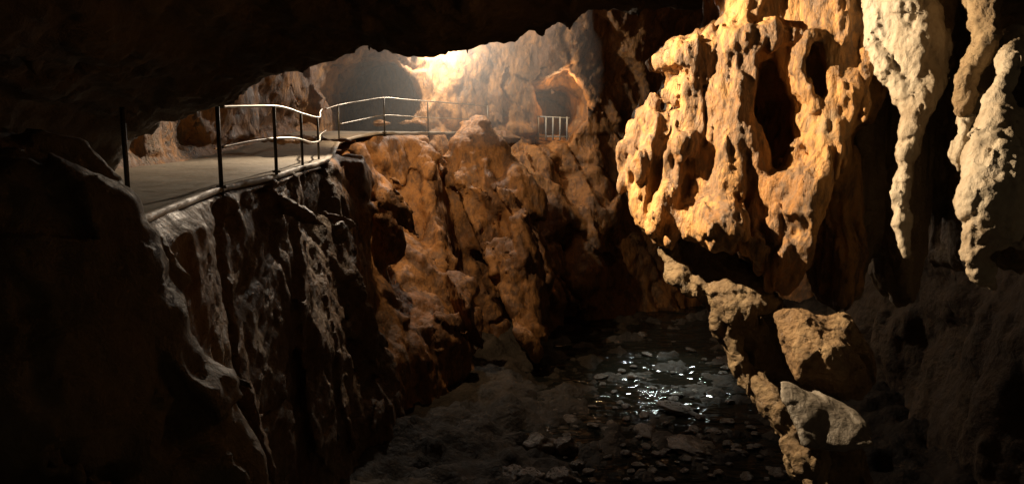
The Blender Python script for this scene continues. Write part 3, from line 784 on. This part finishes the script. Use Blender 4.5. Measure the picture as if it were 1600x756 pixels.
def post(root, px, top, base, d, r=.026):
    a = P(px, base, d); b = P(px, top, d)
    zt = b.z; b = Vector((a.x - .0, a.y, zt))
    child('post', tube([a - Vector((0, 0, .12)), b], r, 12), M['post'], root)
    child('foot_plate', tube([a + Vector((0, 0, -.02)), a + Vector((0, 0, .02))], .07, 14), M['post'], root)
root = empty('path_railing', P(345, 293, 11.3))
tag(root, 'near metal railing with thick dark posts along the path drop', 'railing', 'railings along the path')
post(root, 201, 168, 313, 9.5, .030); post(root, 346, 167, 292, 11.3, .030); post(root, 432, 167, 268, 13.9, .030); post(root, 473, 178, 261.5, 16.6, .028); post(root, 498.5, 184, 257.5, 18.9, .026)
topr = [P(346, 167, 11.3), P(390, 166, 12.5), P(428, 166, 13.8), P(450, 170, 15.1), P(473, 178, 16.6), P(498, 184, 18.9), P(500, 176, 19.6), P(503, 171, 20.3)]
child('top_rail', tube(smooth_curve(topr), .021), M['rail'], root)
lowr = [P(347, 230, 11.3), P(390, 221, 12.5), P(425, 217, 13.8), P(455, 216, 15.1), P(473, 219, 16.6), P(487, 223, 17.8), P(499, 220, 19.0), P(500, 211, 19.8), P(509, 204, 21)]
child('lower_rail', tube(smooth_curve(lowr), .021), M['rail'], root)
root = empty('path_railing', P(600, 208, 26.4))
tag(root, 'far metal railing bending round the path in front of the arched tunnel', 'railing', 'railings along the path')
for px, t, b, d in ((530, 164, 222, 23.8), (601, 153, 207, 26.4), (669, 158, 208, 28.8), (762, 166, 210.5, 31.0)): post(root, px, t, b, d, .024)
child('top_rail', tube(smooth_curve([P(508, 171, 21.2), P(530, 164, 23.8), P(565, 158, 25.2), P(601, 153, 26.4), P(635, 156, 27.6), P(669, 158.5, 28.8), P(715, 162, 30), P(762, 166, 31.0)]), .021), M['rail'], root)
child('lower_rail', tube(smooth_curve([P(531, 194, 23.8), P(565, 187, 25.2), P(601, 180.5, 26.4), P(635, 182, 27.6), P(669, 184, 28.8), P(715, 186, 30), P(762, 188, 31.0)]), .018), M['rail'], root)
import bmesh
def boxm(w, dd, h, z0=0, bev=.01):
    bm = bmesh.new(); bmesh.ops.create_cube(bm, size=1)
    for v in bm.verts: v.co = Vector((v.co.x * w, v.co.y * dd, (v.co.z + .5) * h + z0))
    bmesh.ops.bevel(bm, geom=bm.edges[:], offset=bev, segments=2, affect='EDGES')
    me = bpy.data.meshes.new('box'); bm.to_mesh(me); bm.free(); return me
# niche grille
root = empty('niche_grille', P(862, 217, 33.6))
tag(root, 'low pale metal grille closing the dark niche in the far wall', 'grille')
for px in (841, 853, 864, 875, 886): child('bar', tube([P(px, 219, 33.6), P(px, 183, 33.6)], .035, 8), M['bars'], root)
child('top_rail', tube([P(837, 182, 33.6), P(890, 185, 33.6)], .028, 8), M['bars'], root)
child('bottom_rail', tube([P(837, 213, 33.6), P(890, 214, 33.6)], .022, 8), M['bars'], root)

# ------------------------------------------------------------------ mist drifting round the lamp in the far chamber
bm = bmesh.new(); bmesh.ops.create_icosphere(bm, subdivisions=4, radius=1); me = bpy.data.meshes.new('mist'); bm.to_mesh(me); bm.free()
displace(me, lambda x, y, z: .18 * fbm(x, y, z, 1.3, 3, .5, 2.))
mc = P(690, 90, 28.4)
me.transform(__import__('mathutils').Matrix.Translation(mc) @ __import__('mathutils').Matrix.Diagonal((6.0, 4.6, 3.6, 1)))
hz = link('mist', me, None); hz['kind'] = 'stuff'
hm = bpy.data.materials.new('damp air'); hm.use_nodes = True; nt = hm.node_tree
for n_ in list(nt.nodes):
    if n_.type == 'BSDF_PRINCIPLED': nt.nodes.remove(n_)
pv = nt.nodes.new('ShaderNodeVolumePrincipled'); pv.inputs['Density'].default_value = 0.045; pv.inputs['Color'].default_value = (.98, .9, .82, 1)
nt.links.new(pv.outputs[0], [n_ for n_ in nt.nodes if n_.type == 'OUTPUT_MATERIAL'][0].inputs['Volume'])
me.materials.append(hm)
